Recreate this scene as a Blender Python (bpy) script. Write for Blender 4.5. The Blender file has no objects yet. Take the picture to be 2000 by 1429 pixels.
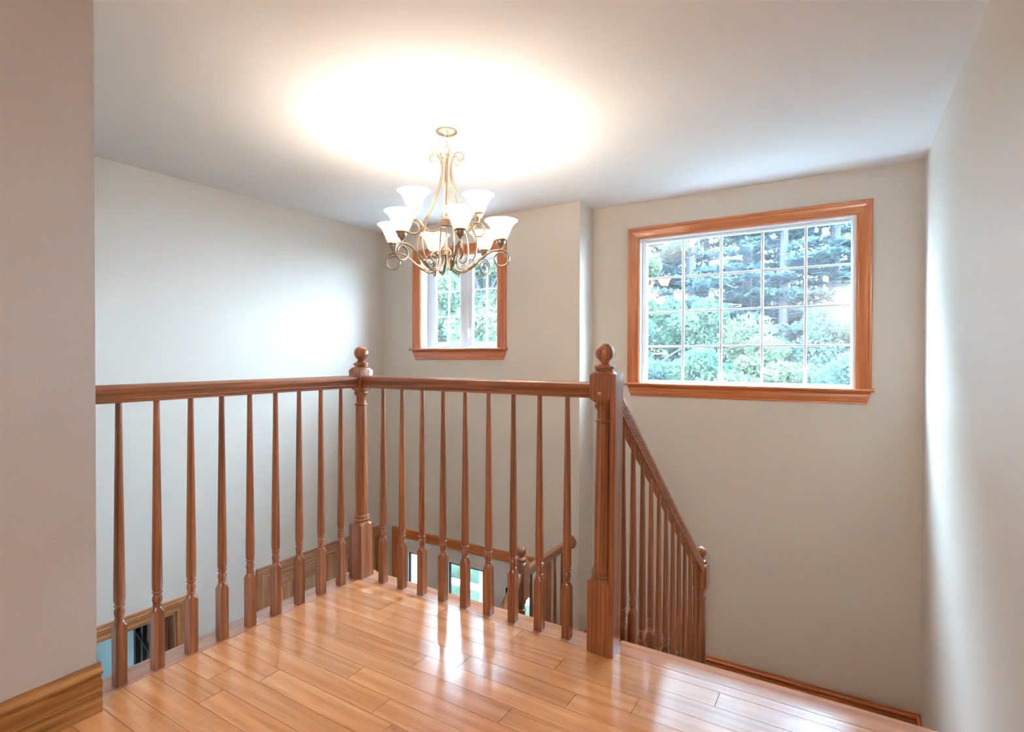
import bpy, bmesh, math, random
import numpy as np
from mathutils import Matrix, Vector

S = bpy.context.scene
COL = S.collection
PI = math.pi
R = math.radians
rng = random.Random(7)

# ---------------------------------------------------------------- camera
W_PX, F_PX = 2000.0, 1057.25
CAM_H = 1.10
cam_d = bpy.data.cameras.new('camera')
cam = bpy.data.objects.new('camera', cam_d)
COL.objects.link(cam)
cam_d.sensor_fit = 'HORIZONTAL'
cam_d.sensor_width = 36.0
cam_d.lens = F_PX / W_PX * 36.0
cam_d.shift_y = (705.0 - 714.5) / W_PX
cam_d.clip_start = 0.05
yaw, pitch, roll = 0.551006, 0.008864, 0.00196
fw0 = Vector((-math.sin(yaw), math.cos(yaw), 0)); rt0 = Vector((math.cos(yaw), math.sin(yaw), 0)); up0 = Vector((0, 0, 1))
fw = fw0 * math.cos(pitch) - up0 * math.sin(pitch)
up1 = up0 * math.cos(pitch) + fw0 * math.sin(pitch)
rt = rt0 * math.cos(roll) + up1 * math.sin(roll)
up = up1 * math.cos(roll) - rt0 * math.sin(roll)
M = Matrix((( rt.x, up.x, -fw.x, 0), (rt.y, up.y, -fw.y, 0), (rt.z, up.z, -fw.z, CAM_H), (0, 0, 0, 1)))
cam.matrix_world = M
S.camera = cam

# ---------------------------------------------------------------- world: bright overcast daylight
SKY = 35.0
BULB = 65.0
HALL_FILL = 108.0
wd = bpy.data.worlds.new('overcast_sky'); S.world = wd
wd.use_nodes = True
bg = wd.node_tree.nodes.get('Background') or wd.node_tree.nodes.new('ShaderNodeBackground')
bg.inputs[0].default_value = (0.53, 0.755, 1.0, 1)
bg.inputs[1].default_value = SKY
S.view_settings.view_transform = 'Standard'
S.view_settings.look = 'None'
S.view_settings.exposure = 1.40
S.view_settings.gamma = 1.0
S.view_settings.use_curve_mapping = False

# ---------------------------------------------------------------- dimensions (metres), upper floor at z = 0
ZC = 2.376            # ceiling
XR, XL = 0.434, -4.10 # right and left walls
YF, YL = 4.375, 4.10  # wall with the large window, wall with the front door
XB = -1.864           # corner where the two far walls step
ZL = -2.75            # lower floor
RISE, RUN = 0.1947, 0.253
ZLAND = -7 * RISE
Y0 = 2.013            # nosing of the upper floor
XRAIL = -2.06         # balcony rail, along Y
YRAIL = 1.912         # balcony rail, along X
XSTAIR = -0.765       # stair rail

# ================================================================ helpers
def tag(o, label=None, cat=None, group=None, kind=None):
    if label: o['label'] = label
    if cat: o['category'] = cat
    if group: o['group'] = group
    if kind: o['kind'] = kind
    return o

def empty(name, loc, label=None, cat=None, group=None, kind=None):
    o = bpy.data.objects.new(name, None)
    o.empty_display_size = 0.1
    o.location = loc
    COL.objects.link(o)
    o['_l'] = 1; del o['_l']
    return tag(o, label, cat, group, kind)

def sharpen(bm, ang=32):
    lim = R(ang)
    for f in bm.faces: f.smooth = True
    for e in bm.edges:
        e.smooth = not (len(e.link_faces) != 2 or e.calc_face_angle(0) > lim)

def obj(name, bm, mat, parent=None, smooth=True, loc=None):
    """bmesh (world coordinates unless loc is given) -> one mesh object"""
    if isinstance(bm, bmesh.types.BMesh):
        bmesh.ops.recalc_face_normals(bm, faces=bm.faces[:])
        if smooth: sharpen(bm)
        me = bpy.data.meshes.new(name)
        bm.to_mesh(me); bm.free()
    else:
        me = bm
    if mat and not me.materials: me.materials.append(mat)
    o = bpy.data.objects.new(name, me)
    COL.objects.link(o)
    if parent:
        o.parent = parent
        if loc is None:
            o.matrix_parent_inverse = Matrix.Translation(-world_loc(parent))
        else:
            o.location = loc
    elif loc is not None:
        o.location = loc
    return o

def world_loc(o):
    # parents here are never rotated before their children are attached
    v = Vector(o.location)
    if o.parent:
        v = v + o.matrix_parent_inverse.to_translation() + world_loc(o.parent)
    return v

def nb(): return bmesh.new()

def box(bm, x0, x1, y0, y1, z0, z1):
    vs = [bm.verts.new((x, y, z)) for x in (x0, x1) for y in (y0, y1) for z in (z0, z1)]
    for f in ((0, 1, 3, 2), (4, 6, 7, 5), (0, 4, 5, 1), (2, 3, 7, 6), (0, 2, 6, 4), (1, 5, 7, 3)):
        bm.faces.new([vs[i] for i in f])
    return vs

def bbox(bm, x0, x1, y0, y1, z0, z1, b=0.003, seg=1):
    t = nb(); box(t, x0, x1, y0, y1, z0, z1)
    b = min(b, abs(x1 - x0) * .45, abs(y1 - y0) * .45, abs(z1 - z0) * .45)
    bmesh.ops.bevel(t, geom=t.edges[:], offset=b, segments=seg, affect='EDGES', profile=.5)
    merge(bm, t)

def merge(bm, t):
    m = bpy.data.meshes.new('tmp'); t.to_mesh(m); t.free(); bm.from_mesh(m); bpy.data.meshes.remove(m)

def boxes(name, mat, parent, *bb, bevel=0.0, **k):
    bm = nb()
    for b in bb:
        if bevel: bbox(bm, *b, b=bevel)
        else: box(bm, *b)
    return obj(name, bm, mat, parent, **k)

def loft(bm, rings, close=True, caps=True):
    """rings: list of lists of points, same length"""
    vr = [[bm.verts.new(p) for p in r] for r in rings]
    n = len(vr[0])
    for a, b in zip(vr, vr[1:]):
        for i in range(n if close else n - 1):
            j = (i + 1) % n
            bm.faces.new((a[i], a[j], b[j], b[i]))
    if caps and close:
        bm.faces.new(vr[0]); bm.faces.new(vr[-1][::-1])
    return vr

def turned(bm, prof, half, seg=24, c=(0, 0, 0), caps=True):
    """turned post: radius min(profile, square of half-width) -> square blocks with arched shoulders"""
    rings = []
    for r, z in prof:
        ring = []
        for i in range(seg):
            a = 2 * PI * (i + .0) / seg
            ca, sa = math.cos(a), math.sin(a)
            rr = r if half is None else min(r, half / max(abs(ca), abs(sa)))
            ring.append((c[0] + rr * ca, c[1] + rr * sa, c[2] + z))
        rings.append(ring)
    loft(bm, rings, caps=caps)

def sweep(bm, prof, a, b, outd, nrm, ma=0., mb=0.):
    """profile (u outwards, d off the wall) from a to b, ends mitred by ma, mb"""
    a, b, outd, nrm = map(Vector, (a, b, outd, nrm))
    t = (b - a).normalized()
    r0 = [a + outd * u + nrm * d - t * (ma * u) for u, d in prof]
    r1 = [b + outd * u + nrm * d + t * (mb * u) for u, d in prof]
    loft(bm, [r0, r1])

def tube(bm, pts, rad, seg=8, caps=True):
    """round bar through pts (parallel transport)"""
    P = [Vector(p) for p in pts]; n = len(P)
    if not hasattr(rad, '__len__'): rad = [rad] * n
    T = [(P[min(i + 1, n - 1)] - P[max(i - 1, 0)]).normalized() for i in range(n)]
    ref = Vector((0, 0, 1)) if abs(T[0].z) < .9 else Vector((1, 0, 0))
    N = T[0].cross(ref).normalized()
    rings = []
    for i in range(n):
        N = (N - T[i] * N.dot(T[i])).normalized()
        B = T[i].cross(N)
        rings.append([P[i] + (N * math.cos(2 * PI * k / seg) + B * math.sin(2 * PI * k / seg)) * rad[i] for k in range(seg)])
    loft(bm, rings, caps=caps)

def spline(pts, n=8):
    """Catmull-Rom through 2-D or 3-D points"""
    P = [np.array(p, float) for p in pts]
    P = [2 * P[0] - P[1]] + P + [2 * P[-1] - P[-2]]
    out = []
    for i in range(1, len(P) - 2):
        for k in range(n):
            t = k / n
            a, b, c, d = P[i - 1], P[i], P[i + 1], P[i + 2]
            out.append(.5 * ((2 * b) + (c - a) * t + (2 * a - 5 * b + 4 * c - d) * t * t + (3 * b - a - 3 * c + d) * t ** 3))
    out.append(P[-2])
    return out

def copy_tree(o, parent=None):
    c = o.copy(); COL.objects.link(c)
    if parent: c.parent = parent
    for ch in list(o.children): copy_tree(ch, c)
    return c

# ================================================================ materials
def newmat(name):
    m = bpy.data.materials.new(name); m.use_nodes = True
    nt = m.node_tree
    return m, nt, nt.nodes, nt.links, nt.nodes['Principled BSDF']

def srgb(r, g, b):
    f = lambda c: (c / 255 / 12.92) if c / 255 <= .04045 else ((c / 255 + .055) / 1.055) ** 2.4
    return (f(r), f(g), f(b), 1)

def plain(name, col, rough=.5, metal=0., bump=0., bscale=200., spec=.5, var=0.):
    m, nt, N, L, B = newmat(name)
    B.inputs['Base Color'].default_value = col
    B.inputs['Roughness'].default_value = rough
    B.inputs['Metallic'].default_value = metal
    B.inputs['Specular IOR Level'].default_value = spec
    tc = N.new('ShaderNodeTexCoord')
    if bump:
        no = N.new('ShaderNodeTexNoise'); no.inputs['Scale'].default_value = bscale; no.inputs['Detail'].default_value = 3
        bp = N.new('ShaderNodeBump'); bp.inputs['Strength'].default_value = bump; bp.inputs['Distance'].default_value = .002
        L.new(tc.outputs['Object'], no.inputs['Vector']); L.new(no.outputs['Fac'], bp.inputs['Height']); L.new(bp.outputs['Normal'], B.inputs['Normal'])
    if var:
        n2 = N.new('ShaderNodeTexNoise'); n2.inputs['Scale'].default_value = 6; n2.inputs['Detail'].default_value = 4
        hs = N.new('ShaderNodeHueSaturation'); hs.inputs['Color'].default_value = col
        mr = N.new('ShaderNodeMapRange'); mr.inputs['To Min'].default_value = 1 - var; mr.inputs['To Max'].default_value = 1 + var
        L.new(tc.outputs['Object'], n2.inputs['Vector']); L.new(n2.outputs['Fac'], mr.inputs['Value'])
        L.new(mr.outputs['Result'], hs.inputs['Value']); L.new(hs.outputs['Color'], B.inputs['Base Color'])
    return m

def wood(name, axis, dark, mid, light, rough=.28, coat=.4, grain=26., tone=.08, pores=.5, rand=True):
    """oak: streaks and cathedral figure along one axis"""
    m, nt, N, L, B = newmat(name)
    tc = N.new('ShaderNodeTexCoord')
    oi = N.new('ShaderNodeObjectInfo')
    off = N.new('ShaderNodeVectorMath'); off.operation = 'MULTIPLY_ADD'
    sc = N.new('ShaderNodeVectorMath'); sc.operation = 'SCALE'; sc.inputs[0].default_value = (17.3, 11.1, 23.7)
    L.new(oi.outputs['Random'], sc.inputs['Scale'])
    add = N.new('ShaderNodeVectorMath'); add.operation = 'ADD'
    L.new(tc.outputs['Object'], add.inputs[0]); L.new(sc.outputs['Vector'], add.inputs[1])
    def mapped(long, cross):
        mp = N.new('ShaderNodeMapping')
        s = [cross] * 3; s['xyz'.index(axis)] = long
        mp.inputs['Scale'].default_value = s
        L.new(add.outputs['Vector'], mp.inputs['Vector'])
        return mp.outputs['Vector']
    n1 = N.new('ShaderNodeTexNoise'); n1.inputs['Scale'].default_value = 1; n1.inputs['Detail'].default_value = 7; n1.inputs['Roughness'].default_value = .6
    n1.inputs['Distortion'].default_value = .6
    L.new(mapped(1.6, grain), n1.inputs['Vector'])
    wv = N.new('ShaderNodeTexWave'); wv.wave_type = 'RINGS'
    wv.rings_direction = axis.upper()
    wv.inputs['Scale'].default_value = 1.0; wv.inputs['Distortion'].default_value = 5.5; wv.inputs['Detail'].default_value = 2.5; wv.inputs['Detail Scale'].default_value = 1.4
    L.new(mapped(1.1, grain * .45), wv.inputs['Vector'])
    n2 = N.new('ShaderNodeTexNoise'); n2.inputs['Scale'].default_value = 1; n2.inputs['Detail'].default_value = 2
    L.new(mapped(9., grain * 22), n2.inputs['Vector'])
    mx = N.new('ShaderNodeMix'); mx.data_type = 'FLOAT'; mx.inputs[0].default_value = .13
    L.new(n1.outputs['Fac'], mx.inputs[2]); L.new(wv.outputs['Fac'], mx.inputs[3])
    cr = N.new('ShaderNodeValToRGB')
    e = cr.color_ramp.elements
    e[0].position = .25; e[0].color = dark
    e[1].position = .78; e[1].color = light
    k = e.new(.5); k.color = mid
    L.new(mx.outputs[0], cr.inputs['Fac'])
    pr = N.new('ShaderNodeMapRange'); pr.inputs['From Min'].default_value = .3; pr.inputs['From Max'].default_value = .5
    pr.inputs['To Min'].default_value = 1 - pores; pr.inputs['To Max'].default_value = 1
    L.new(n2.outputs['Fac'], pr.inputs['Value'])
    hs = N.new('ShaderNodeHueSaturation')
    L.new(cr.outputs['Color'], hs.inputs['Color'])
    tr = N.new('ShaderNodeMapRange'); tr.inputs['To Min'].default_value = 1 - tone; tr.inputs['To Max'].default_value = 1 + tone
    L.new(oi.outputs['Random'], tr.inputs['Value'])
    ml = N.new('ShaderNodeMath'); ml.operation = 'MULTIPLY'
    L.new(tr.outputs['Result'], ml.inputs[0]); L.new(pr.outputs['Result'], ml.inputs[1])
    L.new(ml.outputs[0], hs.inputs['Value'])
    L.new(hs.outputs['Color'], B.inputs['Base Color'])
    B.inputs['Roughness'].default_value = rough
    B.inputs['Coat Weight'].default_value = coat
    B.inputs['Coat Roughness'].default_value = .12
    bp = N.new('ShaderNodeBump'); bp.inputs['Strength'].default_value = .12; bp.inputs['Distance'].default_value = .0006
    L.new(n2.outputs['Fac'], bp.inputs['Height']); L.new(bp.outputs['Normal'], B.inputs['Normal'])
    return m

OAK = dict(dark=srgb(100, 56, 34), mid=srgb(150, 90, 56), light=srgb(186, 120, 77))
CAS = dict(dark=srgb(168, 88, 44), mid=srgb(198, 112, 62), light=srgb(220, 138, 84))
FLR = dict(dark=srgb(194, 124, 74), mid=srgb(217, 152, 99), light=srgb(231, 174, 120))
oak = {a: wood('oak_' + a, a, **OAK, grain=52, pores=.35) for a in 'xyz'}
pine = {a: wood('stained_pine_' + a, a, **CAS, grain=34, pores=.25, rough=.25) for a in 'xyz'}
base_m = wood('knotty_base_oak', 'y', srgb(108, 64, 28), srgb(162, 104, 52), srgb(198, 142, 84), pores=.35, rough=.3)
door_oak = {a: wood('golden_oak_' + a, a, srgb(136, 84, 46), srgb(178, 118, 72), srgb(206, 150, 100), pores=.35, rough=.3) for a in 'yz'}
floor_m = wood('honey_oak_floor', 'x', **FLR, rough=.2, coat=.3, grain=24, tone=.10, pores=.16)
nos_m = {a: wood('nosing_oak_' + a, a, srgb(160, 98, 66), srgb(196, 134, 98), srgb(216, 158, 122), rough=.22, coat=.5, pores=.4) for a in 'xy'}
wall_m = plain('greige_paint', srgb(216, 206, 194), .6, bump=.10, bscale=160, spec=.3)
part_m = plain('greige_textured_shaded', srgb(182, 169, 158), .6, bump=.35, bscale=190, spec=.3)  # same paint as the walls, darkened: the partition's weaker light put into the colour
ceil_m = plain('white_ceiling_paint', srgb(242, 242, 242), .8, bump=.05, bscale=120, spec=.2)
white_m = plain('white_vinyl', srgb(236, 238, 242), .35, var=.01)
wdoor_m = plain('white_door_paint', srgb(226, 224, 222), .4, var=.01)
dark_m = plain('dark_sealant', srgb(22, 30, 36), .6)
sub_m = plain('dark_gap', srgb(60, 34, 20), .8)
iron_m = plain('champagne_nickel', srgb(164, 150, 130), .34, .95, bump=.03, bscale=90)
black_m = plain('black_metal', srgb(18, 18, 18), .4, .5)
brown_m = plain('dark_bronze_wood', srgb(46, 34, 28), .35)
teal_m = plain('grey_teal_paint', srgb(122, 136, 132), .6, bump=.08)
porch_m = plain('white_porch_paint', srgb(238, 240, 242), .5)
deck_m = plain('blue_grey_deck_paint', srgb(74, 90, 104), .6)
bark_m = plain('grey_bark', srgb(50, 50, 54), .9, bump=.6, bscale=20, var=.15)

def glass_mat():
    m, nt, N, L, B = newmat('window_glass')
    N.remove(B)
    tr = N.new('ShaderNodeBsdfTransparent'); tr.inputs[0].default_value = (.96, .985, .98, 1)
    gl = N.new('ShaderNodeBsdfGlossy'); gl.inputs['Roughness'].default_value = .0
    fr = N.new('ShaderNodeFresnel'); fr.inputs['IOR'].default_value = 1.55
    ge = N.new('ShaderNodeNewGeometry')          # leaving a pane reflects as much as entering it
    io = N.new('ShaderNodeMapRange'); io.inputs['To Min'].default_value = 1.85; io.inputs['To Max'].default_value = 1 / 1.85
    L.new(ge.outputs['Backfacing'], io.inputs['Value']); L.new(io.outputs['Result'], fr.inputs['IOR'])
    mx = N.new('ShaderNodeMixShader')
    L.new(fr.outputs[0], mx.inputs[0]); L.new(tr.outputs[0], mx.inputs[1]); L.new(gl.outputs[0], mx.inputs[2])
    tl = N.new('ShaderNodeBsdfTranslucent'); tl.inputs[0].default_value = (.9, .95, 1, 1)
    haze = N.new('ShaderNodeMixShader'); haze.inputs[0].default_value = .005      # milky veil added so the view outside looks washed out
    L.new(mx.outputs[0], haze.inputs[1]); L.new(tl.outputs[0], haze.inputs[2])
    L.new(haze.outputs[0], N['Material Output'].inputs[0])
    return m
glass_m = glass_mat()

def shade_mat():
    m, nt, N, L, B = newmat('alabaster_glass')
    N.remove(B)
    tc = N.new('ShaderNodeTexCoord')
    no = N.new('ShaderNodeTexNoise'); no.inputs['Scale'].default_value = 9; no.inputs['Detail'].default_value = 5; no.inputs['Distortion'].default_value = 2.2
    cr = N.new('ShaderNodeValToRGB'); cr.color_ramp.elements[0].position = .38; cr.color_ramp.elements[0].color = srgb(240, 222, 202)
    cr.color_ramp.elements[1].position = .56; cr.color_ramp.elements[1].color = srgb(254, 249, 242)
    L.new(tc.outputs['Object'], no.inputs['Vector']); L.new(no.outputs['Fac'], cr.inputs['Fac'])
    df = N.new('ShaderNodeBsdfDiffuse'); tl = N.new('ShaderNodeBsdfTranslucent')
    L.new(cr.outputs['Color'], df.inputs[0]); L.new(cr.outputs['Color'], tl.inputs[0])
    mx = N.new('ShaderNodeMixShader'); mx.inputs[0].default_value = .55
    L.new(df.outputs[0], mx.inputs[1]); L.new(tl.outputs[0], mx.inputs[2])
    gl = N.new('ShaderNodeBsdfGlossy'); gl.inputs['Roughness'].default_value = .15
    m2 = N.new('ShaderNodeMixShader'); m2.inputs[0].default_value = .04
    L.new(mx.outputs[0], m2.inputs[1]); L.new(gl.outputs[0], m2.inputs[2])
    L.new(m2.outputs[0], N['Material Output'].inputs[0])
    return m
shade_m = shade_mat()

def emit(name, col, s):
    m, nt, N, L, B = newmat(name)
    B.inputs['Base Color'].default_value = (1, 1, 1, 1)
    B.inputs['Emission Color'].default_value = col
    B.inputs['Emission Strength'].default_value = s
    return m
bulb_m = emit('lit_bulb', (1, .89, .77, 1), BULB)
hall_fill_m = emit('hall_fill_glow', (1, .97, .93, 1), HALL_FILL)

def leaf_mat(name, c0, c1):
    m, nt, N, L, B = newmat(name)
    N.remove(B)
    tc = N.new('ShaderNodeTexCoord')
    no = N.new('ShaderNodeTexNoise'); no.inputs['Scale'].default_value = 1.6; no.inputs['Detail'].default_value = 6
    cr = N.new('ShaderNodeValToRGB'); cr.color_ramp.elements[0].position = .35; cr.color_ramp.elements[0].color = c0
    cr.color_ramp.elements[1].position = .65; cr.color_ramp.elements[1].color = c1
    L.new(tc.outputs['Object'], no.inputs['Vector']); L.new(no.outputs['Fac'], cr.inputs['Fac'])
    df = N.new('ShaderNodeBsdfDiffuse'); tl = N.new('ShaderNodeBsdfTranslucent')
    L.new(cr.outputs['Color'], df.inputs[0]); L.new(cr.outputs['Color'], tl.inputs[0])
    mx = N.new('ShaderNodeMixShader'); mx.inputs[0].default_value = .55
    L.new(df.outputs[0], mx.inputs[1]); L.new(tl.outputs[0], mx.inputs[2])
    L.new(mx.outputs[0], N['Material Output'].inputs[0])
    return m
leaf_a = leaf_mat('pale_green_leaves', srgb(50, 78, 75), srgb(76, 96, 87))
leaf_b = leaf_mat('fresh_green_leaves', srgb(53, 80, 66), srgb(81, 99, 77))
leaf_y = leaf_mat('yellowing_leaves', srgb(64, 86, 66), srgb(92, 99, 75))
need_m = leaf_mat('blue_green_needles', srgb(73, 100, 106), srgb(89, 109, 109))
lawn_m = leaf_mat('mown_lawn', srgb(20, 27, 21), srgb(34, 43, 34))

# ================================================================ the shell
def wall_x(name, y0, y1, x0, x1, z0, z1, holes, mat, label):
    """wall in the XZ plane with rectangular holes (hx0,hx1,hz0,hz1)"""
    bm = nb()
    xs = sorted({x0, x1, *[h[0] for h in holes], *[h[1] for h in holes]})
    zs = sorted({z0, z1, *[h[2] for h in holes], *[h[3] for h in holes]})
    fill_cells(bm, xs, zs, holes, lambda a, b, c, d: box(bm, a, b, y0, y1, c, d))
    return tag(obj(name, bm, mat, smooth=False), label, kind='structure')

def wall_y(name, x0, x1, y0, y1, z0, z1, holes, mat, label):
    bm = nb()
    ys = sorted({y0, y1, *[h[0] for h in holes], *[h[1] for h in holes]})
    zs = sorted({z0, z1, *[h[2] for h in holes], *[h[3] for h in holes]})
    fill_cells(bm, ys, zs, holes, lambda a, b, c, d: box(bm, x0, x1, a, b, c, d))
    return tag(obj(name, bm, mat, smooth=False), label, kind='structure')

def fill_cells(bm, us, vs, holes, put):
    for a, b in zip(us, us[1:]):
        run = None
        for c, d in list(zip(vs, vs[1:])) + [(None, None)]:
            solid = c is not None and not any(h[0] < (a + b) / 2 < h[1] and h[2] < (c + d) / 2 < h[3] for h in holes)
            if solid: run = (run[0], d) if run else (c, d)
            elif run: put(a, b, *run); run = None
    bmesh.ops.remove_doubles(bm, verts=bm.verts[:], dist=1e-5)
    # drop the coincident inner faces
    seen = {}
    for f in bm.faces[:]:
        k = frozenset(v.index for v in f.verts)
    bm.verts.index_update()
    for f in bm.faces[:]:
        seen.setdefault(frozenset(v.index for v in f.verts), []).append(f)
    kill = [f for l in seen.values() if len(l) > 1 for f in l]
    if kill: bmesh.ops.delete(bm, geom=kill, context='FACES_ONLY')

# openings
BW = dict(x0=-1.454, x1=0.062, z0=0.885, z1=2.070)      # large window
SW = dict(x0=-3.584, x1=-2.672, z0=1.177, z1=2.054)     # small casement window
FD = dict(x0=-3.862, x1=-2.216, z0=ZL, z1=-0.742)       # front door unit
DA = dict(y0=1.15, y1=2.048, z0=ZL, z1=-0.742)          # doorway to the study
DB = dict(y0=2.762, y1=4.030, z0=ZL, z1=-0.745)         # closet doors
hole = lambda d: (d['x0'], d['x1'], d['z0'], d['z1'])
holey = lambda d: (d['y0'], d['y1'], d['z0'], d['z1'])

wall_x('wall_window', YF, YF + .16, XB - .16, XR + .16, ZL, ZC + .1, [hole(BW)], wall_m, 'greige wall around the large gridded window above the stair landing')
wall_x('wall_front', YL, YL + .16, XL - .16, XB - .1, ZL, ZC + .1, [hole(SW), hole(FD)], wall_m, 'greige wall holding the small casement window and the front door')
bm = nb(); box(bm, XB - .1, XB, YL, YF + .05, ZL, ZC + .1)
tag(obj('wall_return', bm, wall_m, smooth=False), 'narrow greige return where the front wall steps back', kind='structure')
wall_y('wall_left', XL - .14, XL, .16, YL + .02, ZL, ZC + .1, [holey(DA), holey(DB)], wall_m, 'tall greige left wall of the stairwell')
wall_y('wall_right', XR, XR + .14, -3.1, YF + .02, ZL, ZC + .1, [], wall_m, 'pale right wall beside the stairs')
XP = -1.965
wall_y('wall_partition', XP - .13, XP, -3.1, .748, -.30, ZC + .1, [], part_m, 'textured partition wall, shade put into its paint colour, ending at the balcony rail')
wall_x('wall_back', -3.24, -3.1, XP - .13, XR + .14, -.3, ZC + .1, [], wall_m, 'greige wall at the end of the upper hall')
wall_x('wall_foyer', .06, .20, XL - .14, XP - .13, ZL, ZC + .1, [], wall_m, 'greige foyer wall behind the partition')
wall_x('wall_under', .06, .20, XP - .13, XR, ZL, -.30, [], wall_m, 'greige wall under the upper floor')
bm = nb(); box(bm, XL - .16, XR + .16, -3.24, YF + .16, ZC, ZC + .12)
tag(obj('ceiling', bm, ceil_m, smooth=False), 'flat white ceiling over the stairwell', kind='structure')
bm = nb(); box(bm, XL - .16, XR + .16, .06, YF + .16, ZL - .15, ZL)
tag(obj('floor_lower', bm, nos_m['x'], smooth=False), 'wood floor of the entrance hall below', kind='structure')

# upper floor: slab with separate planks
floor_o = empty('floor', (0, 0, 0), 'glossy honey oak plank floor of the upper hall', kind='structure')
bm = nb(); box(bm, -2.10, XR, -3.1, 1.99, -.30, -.0165)
obj('subfloor', bm, sub_m, floor_o, smooth=False)
PW, PY0 = .0845, .763
joints = {5: [-1.236], 6: [-1.441, -.31], 7: [-.88], 8: [-1.707, -1.301, -.02], 9: [-1.161, -.739], 10: [-.555, -1.62], 11: [-1.71, -.863], 12: [-1.477, -1.095, -.342]}
XF0 = -2.033
def plank(x0, x1, y0, y1):
    t = nb(); g = .0009
    box(t, x0 + g, x1 - g, y0 + g, y1 - g, -.018, rng.uniform(-.0003, .0))
    bmesh.ops.recalc_face_normals(t, faces=t.faces[:])
    bmesh.ops.delete(t, geom=[f for f in t.faces if f.normal.z < -.9], context='FACES')
    obj('plank', t, floor_m, floor_o, smooth=False)
for n in range(-40, 13):
    y0 = PY0 + n * PW; y1 = y0 + PW
    xa = XF0 if n >= 0 else XP
    js = joints.get(n)
    if js is None:
        js = []; x = xa + rng.uniform(.15, .9)
        while x < XR - .12:
            js.append(x); x += rng.uniform(.45, 1.1)
    xs = [xa] + sorted(js) + [XR]
    for a, b in zip(xs, xs[1:]): plank(a, b, y0, y1)
plank(XF0, -.80, PY0 + 13 * PW, 1.874)
plank(-.722, XR, PY0 + 13 * PW, 1.908)

# nosing boards along the two open edges
def nosing_profile(w, t=.026, r=.012):
    p = [(0, 0), (w - r, 0)]
    for k in range(1, 6):
        a = PI / 2 - k * PI / 5.
        p.append((w - r + r * math.cos(a), -t / 2 + (t / 2) * math.sin(a)))
    p += [(w - r, -t), (0, -t)]
    return p
nose = empty('trim_1', (0, 0, 0), 'rounded oak nosing boards edging the balcony floor', kind='structure')
bm = nb()
p = nosing_profile(.122)
loft(bm, [[(-2.0345 - u, y, z) for u, z in p] for y in (.748, 1.995)])
obj('nosing', bm, nos_m['y'], nose)
bm = nb(); p = nosing_profile(.118)
loft(bm, [[(x, 1.8755 + u, z) for u, z in p] for x in (-2.036, -.73)])
obj('nosing', bm, nos_m['x'], nose)
bm = nb(); p = nosing_profile(.106)
loft(bm, [[(x, 1.9095 + u, z) for u, z in p] for x in (-.73, XR)])
obj('nosing', bm, nos_m['x'], nose)
bm = nb()
box(bm, -2.14, -2.10, .75, 1.985, -.30, -.026); box(bm, -2.14, -.72, 1.975, 1.99, -.30, -.026)
obj('fascia', bm, wdoor_m, nose, smooth=False)

# base boards
base_prof = [(0, 0), (0, .016), (.050, .016), (.053, .0110), (.056, .0160), (.060, .0165), (.063, .0110), (.067, .0155), (.098, .0165),
             (.100, .0110), (.105, .0065), (.111, .0075), (.115, .0125), (.121, .0205), (.129, .0215), (.134, .0165), (.136, .0085), (.150, .0055), (.150, 0)]
def baseboard(name, a, b, nrm, mat, label, z):
    bm = nb()
    a, b = Vector((*a, z)), Vector((*b, z))
    sweep(bm, base_prof, a, b, (0, 0, 1), nrm)
    return tag(obj(name, bm, mat), label, kind='structure')
baseboard('baseboard_partition', (XP, -3.1), (XP, .757), (1, 0, 0), base_m, 'tall moulded oak baseboard along the partition wall', 0)
baseboard('baseboard_landing', (XB, YF), (XR, YF), (0, -1, 0), pine['x'], 'reddish baseboard along the landing wall under the large window', ZLAND - .012)
baseboard('baseboard_return', (XB, YL), (XB, YF), (1, 0, 0), pine['y'], 'short reddish baseboard on the wall return by the landing', ZLAND - .012)
baseboard('baseboard_landing_right', (XR, 3.50), (XR, YF), (-1, 0, 0), pine['y'], 'reddish baseboard on the right wall at the landing', ZLAND - .012)

# ================================================================ windows
cas_prof = [(0, 0), (0, .010), (.004, .0125), (.009, .0125), (.013, .0105), (.020, .011), (.040, .0155), (.058, .019), (.066, .0195), (.070, .0165), (.074, .0185), (.092, .0175), (.094, .015), (.094, 0)]
def cased_window(win, d, Y, mats):
    n = (0, -1, 0)
    x0, x1, z0, z1 = d['x0'], d['x1'], d['z0'], d['z1']
    bm = nb(); sweep(bm, cas_prof, (x0, Y, z0), (x0, Y, z1), (-1, 0, 0), n, 0, 1); obj('side_casing', bm, mats['z'], win)
    bm = nb(); sweep(bm, cas_prof, (x1, Y, z0), (x1, Y, z1), (1, 0, 0), n, 0, 1); obj('side_casing', bm, mats['z'], win)
    bm = nb(); sweep(bm, cas_prof, (x0, Y, z1), (x1, Y, z1), (0, 0, 1), n, 1, 1); obj('head_casing', bm, mats['x'], win)
    # stool with rounded nose, horns past the casing
    st = [(.0, 0)] + [(.036 + .011 * math.cos(a), -.011 + .011 * math.sin(a)) for a in [PI / 2 - k * PI / 6 for k in range(7)]] + [(0, -.022)]
    bm = nb(); loft(bm, [[(x, Y - u, z0 + z) for u, z in st] for x in (x0 - .113, x1 + .108)])
    obj('stool', bm, mats['x'], win)
    ap = [(.022, 0), (.022, .019), (.030, .021), (.036, .019), (.040, .0155), (.044, .0165), (.092, .011), (.094, .0085), (.106, .0095), (.108, .007), (.108, 0)]
    bm = nb()
    loft(bm, [[(xx + s * (u - .022) * .30, Y - dd, z0 - u) for u, dd in ap] for xx, s in ((x0 - .092, 1), (x1 + .092, -1))])
    obj('apron', bm, mats['x'], win)

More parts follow.
